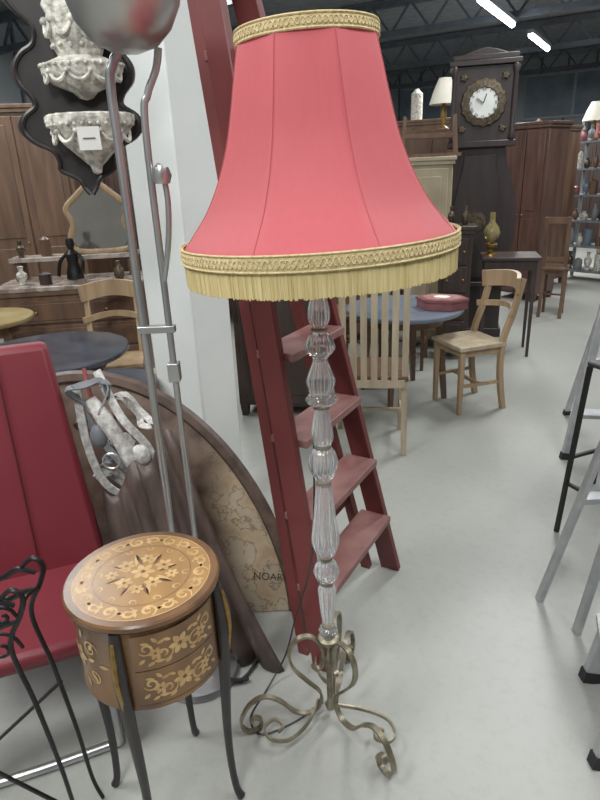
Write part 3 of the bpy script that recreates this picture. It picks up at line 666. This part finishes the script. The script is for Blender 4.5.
part(ck,'hood',[p_box(.48,.30,.58,(0,0,1.92),W_clock),p_box(.54,.34,.05,(0,0,1.635),W_clock),p_box(.55,.35,.04,(0,0,2.23),W_clock),p_box(.50,.32,.04,(0,0,2.27),W_clock),xf(p_prism([(-.20,2.285),(.20,2.285),(.14,2.31),(.08,2.33),(0,2.345),(-.08,2.33),(-.14,2.31)],.2,W_clock),T(0,.1,0)@R('X',90))],bevel=.006)
for sx in(-1,1): part(ck,'hood_column',[p_lathe([(.022,1.66),(.03,1.68),(.018,1.72),(.02,1.95),(.018,2.15),(.03,2.19),(.022,2.21)],W_clock,14,c=(sx*.235,-.155,0))])
part(ck,'dial',[xf(p_lathe([(.0001,0),(.115,0),(.115,.008),(.0001,.010)],mat('dial_white',(220,222,218),(206,208,204),rough=.4),48),T(0,-.158,1.94)@R('X',90)),
   xf(p_lathe([(.11,.0),(.185,.0),(.175,.015),(.12,.022),(.11,.01)],M_bronze,48,closed_ends=False,flute=.06,nf=16),T(0,-.152,1.94)@R('X',90))])
for sx in(-1,1):
    for sz in(-1,1): part(ck,'spandrel',[xf(p_lathe([(.0001,0),(.04,0),(.03,.012),(.0001,.014)],M_bronze,24,flute=.4,nf=5),T(sx*.16,-.152,1.94+sz*.19)@R('X',90))])
for k,s in enumerate(['XII','I','II','III','IV','V','VI','VII','VIII','IX','X','XI']):
    a=pi/2-k*2*pi/12
    q=text(ck,'numeral',s,.03,M_black,(.088*math.cos(a),-.170,1.94+.088*math.sin(a)),(90,0,0))
    q.rotation_euler=(math.radians(90),-(a-pi/2),0)
for x,z,w_ in((.02,.065,.008),(-.055,.04,.01)): part(ck,'clock_hand',[p_beam((0,-.174,1.94),(x,-.174,1.94+z),w_,.003,M_black)])
qtable((1.72,4.85,0),.44,.36,.80,'small dark wooden table at the foot of the clock',W_dark,rot=-14,name='console_table')
ol=thing('oil_lamp',(1.56,4.84,.80),'small brass oil lamp with amber glass globe','lamp')
part(ol,'base',[p_lathe([(.0001,0),(.05,0),(.045,.015),(.015,.03),(.015,.05),(.045,.07),(.05,.09),(.02,.11),(.0001,.11)],M_gold,20)])
part(ol,'globe',[p_lathe([(.02,.11),(.055,.14),(.065,.18),(.05,.22),(.022,.26),(.02,.33)],M_glassamber,24,closed_ends=False)])
cabinet((2.66,6.95,0),.50,.42,1.86,'tall brown wooden wardrobe with two panelled doors',W_red,rot=-50,name='armoire',cat='wardrobe')
cabinet((3.10,7.80,0),.60,.45,1.85,'tall brown wooden wardrobe along the aisle',W_mid,rot=-50,name='armoire',cat='wardrobe')
chair((2.62,6.05,0),150,'narrow wooden high chair with slatted back',W_mid,W=.24,D=.26,sh=.5,bh=.98,style='slat',n=2)
def shelf_unit(loc,rot,w,dp,h,n,m,label):
    t=thing('shelving_unit',loc,label,'shelf',rot=rot)
    for sx in(-1,1):
        for sy in(-1,1): part(t,'post',[p_box(.035,.035,h,(sx*(w/2-.02),sy*(dp/2-.02),h/2),m)])
    zs=[.12+(h-.2)*k/(n-1) for k in range(n)]
    for z in zs: part(t,'shelf_board',[p_box(w-.01,dp,.022,(0,0,z),m)])
    c,s=math.cos(math.radians(rot)),math.sin(math.radians(rot))
    for z in zs:
        x=-w/2+.07
        while x<w/2-.06:
            r=random.uniform(.03,.055); hh=random.uniform(.10,.24); y=random.uniform(-.10,-.02)
            vase((loc[0]+x*c-y*s,loc[1]+x*s+y*c,z+.011),r,hh)
            x+=r*2+random.uniform(.01,.04)
shelf_unit((3.95,7.75,0),-50,.95,.35,1.75,6,M_grey,'grey shelving unit crowded with small ornaments')
def tlamp(loc,label,h=.32,r=.11,name='table_lamp'):
    t=thing(name,loc,label,'lamp')
    part(t,'base',[p_lathe([(.0001,0),(.05,0),(.05,.015),(.018,.04),(.03,h*.3),(.015,h*.5),(.012,h*.6),(.0001,h*.6)],M_gold,18)])
    part(t,'lamp_shade',[p_lathe([(r,h*.5),(r*.75,h*.75),(r*.4,h)],M_shadewhite,24,closed_ends=False)])
tlamp((3.74,8.0,1.70),'small table lamp with white shade on the shelving',h=.42,r=.14)
cabinet((1.42,6.4,0),.75,.45,1.80,'tall brown wooden cabinet with panelled doors',W_mid,rot=-15)
tlamp((1.50,6.35,1.80),'table lamp with cream cone shade on a cabinet',h=.45,r=.14)
cabinet((1.13,5.2,0),.36,.35,1.55,'beige painted narrow wooden cupboard with one door',M_cream,rot=-12,doors=1,name='cupboard',cat='cupboard')
cabinet((1.27,4.80,0),.24,.22,1.05,'low dark chest of drawers in the furniture row',W_dark,rot=-12,doors=0,drawers=4,name='chest_of_drawers')
cabinet((.48,5.5,0),.5,.4,1.72,'brown wooden wardrobe with panelled doors',W_mid,rot=-10,name='wardrobe',cat='wardrobe')
vase((1.33,4.78,1.05),.03,.14,M_bronze,'ornaments on the chest'); vase((1.22,4.78,1.05),.028,.14,M_bronze,'ornaments on the chest')
bn=thing('bench',(1.12,5.2,1.55),'brown wooden bench frame stacked on a cupboard','bench',rot=-12)
part(bn,'seat',[p_box(.5,.26,.025,(0,0,.0125),W_mid)])
for sx in(-1,1):
    for sy in(-1,1): part(bn,'leg',[p_beam((sx*.21,sy*.1,.02),(sx*.19,sy*.1,.30),.03,.03,W_mid,w1=.022,h1=.022)])
for sy in(-1,1): part(bn,'stretcher',[p_beam((-.2,sy*.1,.16),(.2,sy*.1,.16),.02,.03,W_mid)])
specs=[(.6,7.6,.9,1.7,W_dark,'wardrobe'),(1.6,8.2,.9,2.0,W_mid,'wardrobe'),(-.5,6.6,.9,1.6,W_red,'cabinet'),(2.45,8.9,.7,1.75,W_dark,'wardrobe'),(-1.55,7.3,1.0,1.9,W_dark,'wardrobe'),(2.6,10.2,1.1,1.8,W_red,'wardrobe'),(4.1,11.4,1.1,1.9,W_mid,'wardrobe'),(5.4,11.4,1.1,1.8,W_dark,'wardrobe'),(.5,10.2,1.2,2.1,W_red,'wardrobe'),(-2.7,8.3,1.2,2.0,W_mid,'wardrobe'),(-3.6,7.0,1.1,1.9,W_red,'wardrobe'),(5.2,9.4,.9,1.7,W_mid,'wardrobe')]
for x,y,w,h,m,c in specs:
    cabinet((x,y,0),w,.5,h,'dark brown wooden %s in a row of second-hand furniture'%c,m,rot=-20,name=c,cat=c,group='rows of old wardrobes')
    for k in range(3):
        if random.random()<.85: vase((x-.25+k*.25,y,h),random.uniform(.05,.10),random.uniform(.15,.40),grp='ornaments on top of the wardrobes')
# ------------------------------------------------------------ left side furniture
cabinet((-2.15,5.3,0),.75,.5,2.05,'warm brown wooden wardrobe with panelled doors',W_mid,rot=12,name='wardrobe',cat='wardrobe')
cabinet((-1.38,6.0,0),.6,.5,1.75,'brown wooden cabinet with moulded top',W_red,rot=5)
sb=cabinet((-1.50,4.16,0),.90,.45,.86,'antique sideboard with marble top and drawers',W_mid,rot=6,doors=2,drawers=2,name='sideboard',topm=M_marble,cat='sideboard')
part(sb,'upper_shelf',[p_box(.85,.18,.03,(0,.12,1.0),M_marble),p_box(.05,.14,.12,(-.38,.12,.92),W_mid),p_box(.05,.14,.12,(.38,.12,.92),W_mid)],bevel=.004)
mr=thing('mirror',(-1.32,4.28,1.015),'ornate wooden framed dresser mirror standing on the sideboard','mirror',rot=6)
mo=[(-.16,0),(.16,0),(.20,.08),(.17,.18),(.20,.28),(.12,.36),(.05,.42),(0,.45),(-.05,.42),(-.12,.36),(-.20,.28),(-.17,.18),(-.20,.08)]
part(mr,'frame',[p_tube([(x,0,z+.02) for x,z in mo],.022,W_blond,segs=8,closed=True,sub=4)])
part(mr,'mirror_glass',[xf(p_prism([(x*.95,z*.95+.03) for x,z in mo],.008,M_mirror),R('X',90))])
fg=thing('figurine',(-1.44,4.0,.861),'dark bronze seated figurine on the sideboard','figurine')
part(fg,'plinth',[p_box(.14,.08,.03,(0,0,.015),M_marble)])
part(fg,'figure',[p_lathe([(.0001,.03),(.055,.03),(.05,.08),(.034,.13),(.044,.19),(.018,.22),(.028,.25),(.022,.285),(.0001,.29)],M_black,14),p_tube([(.03,0,.19),(.07,-.02,.15),(.06,-.03,.08)],.013,M_black,segs=6),p_tube([(-.03,0,.19),(-.08,-.01,.14),(-.10,-.02,.05)],.013,M_black,segs=6)])
for x,y,z,r,h_,mm,s_ in((-1.80,4.02,.86,.035,.12,M_ceram,2),(-1.16,4.03,.86,.035,.13,M_bronze,0),(-1.70,4.25,1.015,.035,.13,W_mid,1),(-1.64,4.00,.86,.04,.08,W_dark,1),(-1.86,4.22,1.015,.03,.11,M_bronze,2)):
    vase((x,y,z),r,h_,mm,'ornaments on the sideboard',s_)
rtable((-1.22,2.86,0),.38,.72,'round table with glossy dark top',M_darktop,W_dark)
rtable((-.79,2.40,0),.185,.70,'small round table with glossy dark top',M_darktop,W_dark,rot=50)
rtable((-1.80,3.42,0),.27,.78,'round table with yellow varnished wooden top',M_yeltop,W_mid)
chair((-1.12,3.56,0),10,'mid-brown wooden chair with curved top rail',W_blond,W=.34,D=.30,bh=.88,style='bent2',group='wooden chairs by the sideboard')
chair((-.66,3.32,0),-25,'mid-brown wooden chair with curved top rail',W_blond,W=.34,D=.30,bh=.88,style='bent2',group='wooden chairs by the sideboard')
# ------------------------------------------------------------ right side metal things
al=thing('folding_ladder',(.98,1.4,0),'aluminium folding ladder with black rubber feet','ladder')
def aleg(root,p0,p1,w=.045,t=.022,foot=True):
    part(root,'rail',[p_beam(p0,p1,w,t,M_alu,side=(1,0,0))],world=True,bevel=.003)
    p0=Vector(p0);p1=Vector(p1);dd=(p1-p0).normalized()
    if foot: part(root,'rubber_foot',[p_beam(p0,p0+dd*.035,w+.006,t+.008,M_rubber,side=(1,0,0))],world=True)
aleg(al,(.85,1.40,.0),(1.20,1.50,1.6),.05,.025); aleg(al,(.745,1.12,.0),(1.12,1.28,1.6),.045,.025)
for k in range(6):
    z=.22+.25*k; t_=z/1.6
    a=Vector((.85,1.40,0)).lerp(Vector((1.20,1.50,1.6)),t_); b=Vector((.745,1.12,0)).lerp(Vector((1.12,1.28,1.6)),t_)
    part(al,'step',[p_beam(a,b,.09,.02,M_alu,side=(1,0,0))],world=True)
aleg(al,(1.55,1.35,.0),(1.22,1.46,1.6),.03,.02); aleg(al,(1.50,1.08,.0),(1.14,1.26,1.6),.03,.02)
part(al,'brace',[p_beam((.90,1.42,.2),(1.50,1.37,.22),.02,.015,M_alu)],world=True)
al2=thing('trestle',(1.05,1.72,0),'silver metal trestle with splayed legs','trestle')
for p0,p1 in(((.84,1.77,0),(1.12,1.74,1.25)),((1.40,1.77,0),(1.14,1.74,1.25)),((.90,1.60,0),(1.14,1.70,1.25)),((1.42,1.58,.0),(1.16,1.70,1.25))):
    part(al2,'leg',[p_beam(p0,p1,.032,.020,M_alu,side=(0,1,0))],world=True,bevel=.003)
part(al2,'top_bar',[p_beam((1.09,1.72,1.26),(1.19,1.72,1.26),.07,.03,M_alu)],world=True)
for z in(.42,.72): part(al2,'step',[p_beam((.84+.224*z,1.765,z),(1.40-.208*z,1.765,z),.05,.02,M_alu)],world=True)
def bstool(loc,rot,label,h=.75):
    t=thing('bar_stool',loc,label,'stool',rot=rot)
    part(t,'seat',[p_box(.30,.30,.02,(0,0,h+.01),M_blackwood)],bevel=.008)
    for sx in(-1,1):
        for sy in(-1,1): part(t,'leg',[p_beam((sx*.17,sy*.17,0),(sx*.14,sy*.14,h),.016,.016,M_black)])
    for sx in(-1,1):
        part(t,'footrest',[p_beam((sx*.160,-.160,.24),(sx*.160,.160,.24),.013,.013,M_black)])
        part(t,'footrest',[p_beam((-.155,sx*.155,.36),(.155,sx*.155,.36),.013,.013,M_black)])
    return t
bstool((1.30,2.10,0),22,'thin black metal bar stool with black seat')
bstool((1.62,2.45,0),10,'thin black metal bar stool with black seat')
al3=thing('folding_ladder',(1.6,3.1,0),'grey aluminium step ladder standing open','ladder')
aleg(al3,(1.40,2.86,0),(1.62,2.98,1.3),.045,.025); aleg(al3,(1.80,2.78,0),(1.86,2.90,1.3),.045,.025)
for k in range(4):
    t_=(.25+.27*k)/1.3
    a=Vector((1.40,2.86,0)).lerp(Vector((1.62,2.98,1.3)),t_); b=Vector((1.80,2.78,0)).lerp(Vector((1.86,2.90,1.3)),t_)
    part(al3,'step',[p_beam(a,b,.09,.02,M_alu,side=(0,1,0))],world=True)
aleg(al3,(1.66,3.45,0),(1.68,3.02,1.3),.03,.02); aleg(al3,(2.08,3.38,0),(1.90,2.94,1.3),.03,.02)
# ------------------------------------------------------------ world + view
w=bpy.data.worlds.new('world'); scene.world=w; w.use_nodes=True
w.node_tree.nodes['Background'].inputs[0].default_value=(.74,.78,.78,1); w.node_tree.nodes['Background'].inputs[1].default_value=.5
scene.view_settings.view_transform='Standard'
scene.view_settings.exposure=0.1
scene.view_settings.gamma=1.12
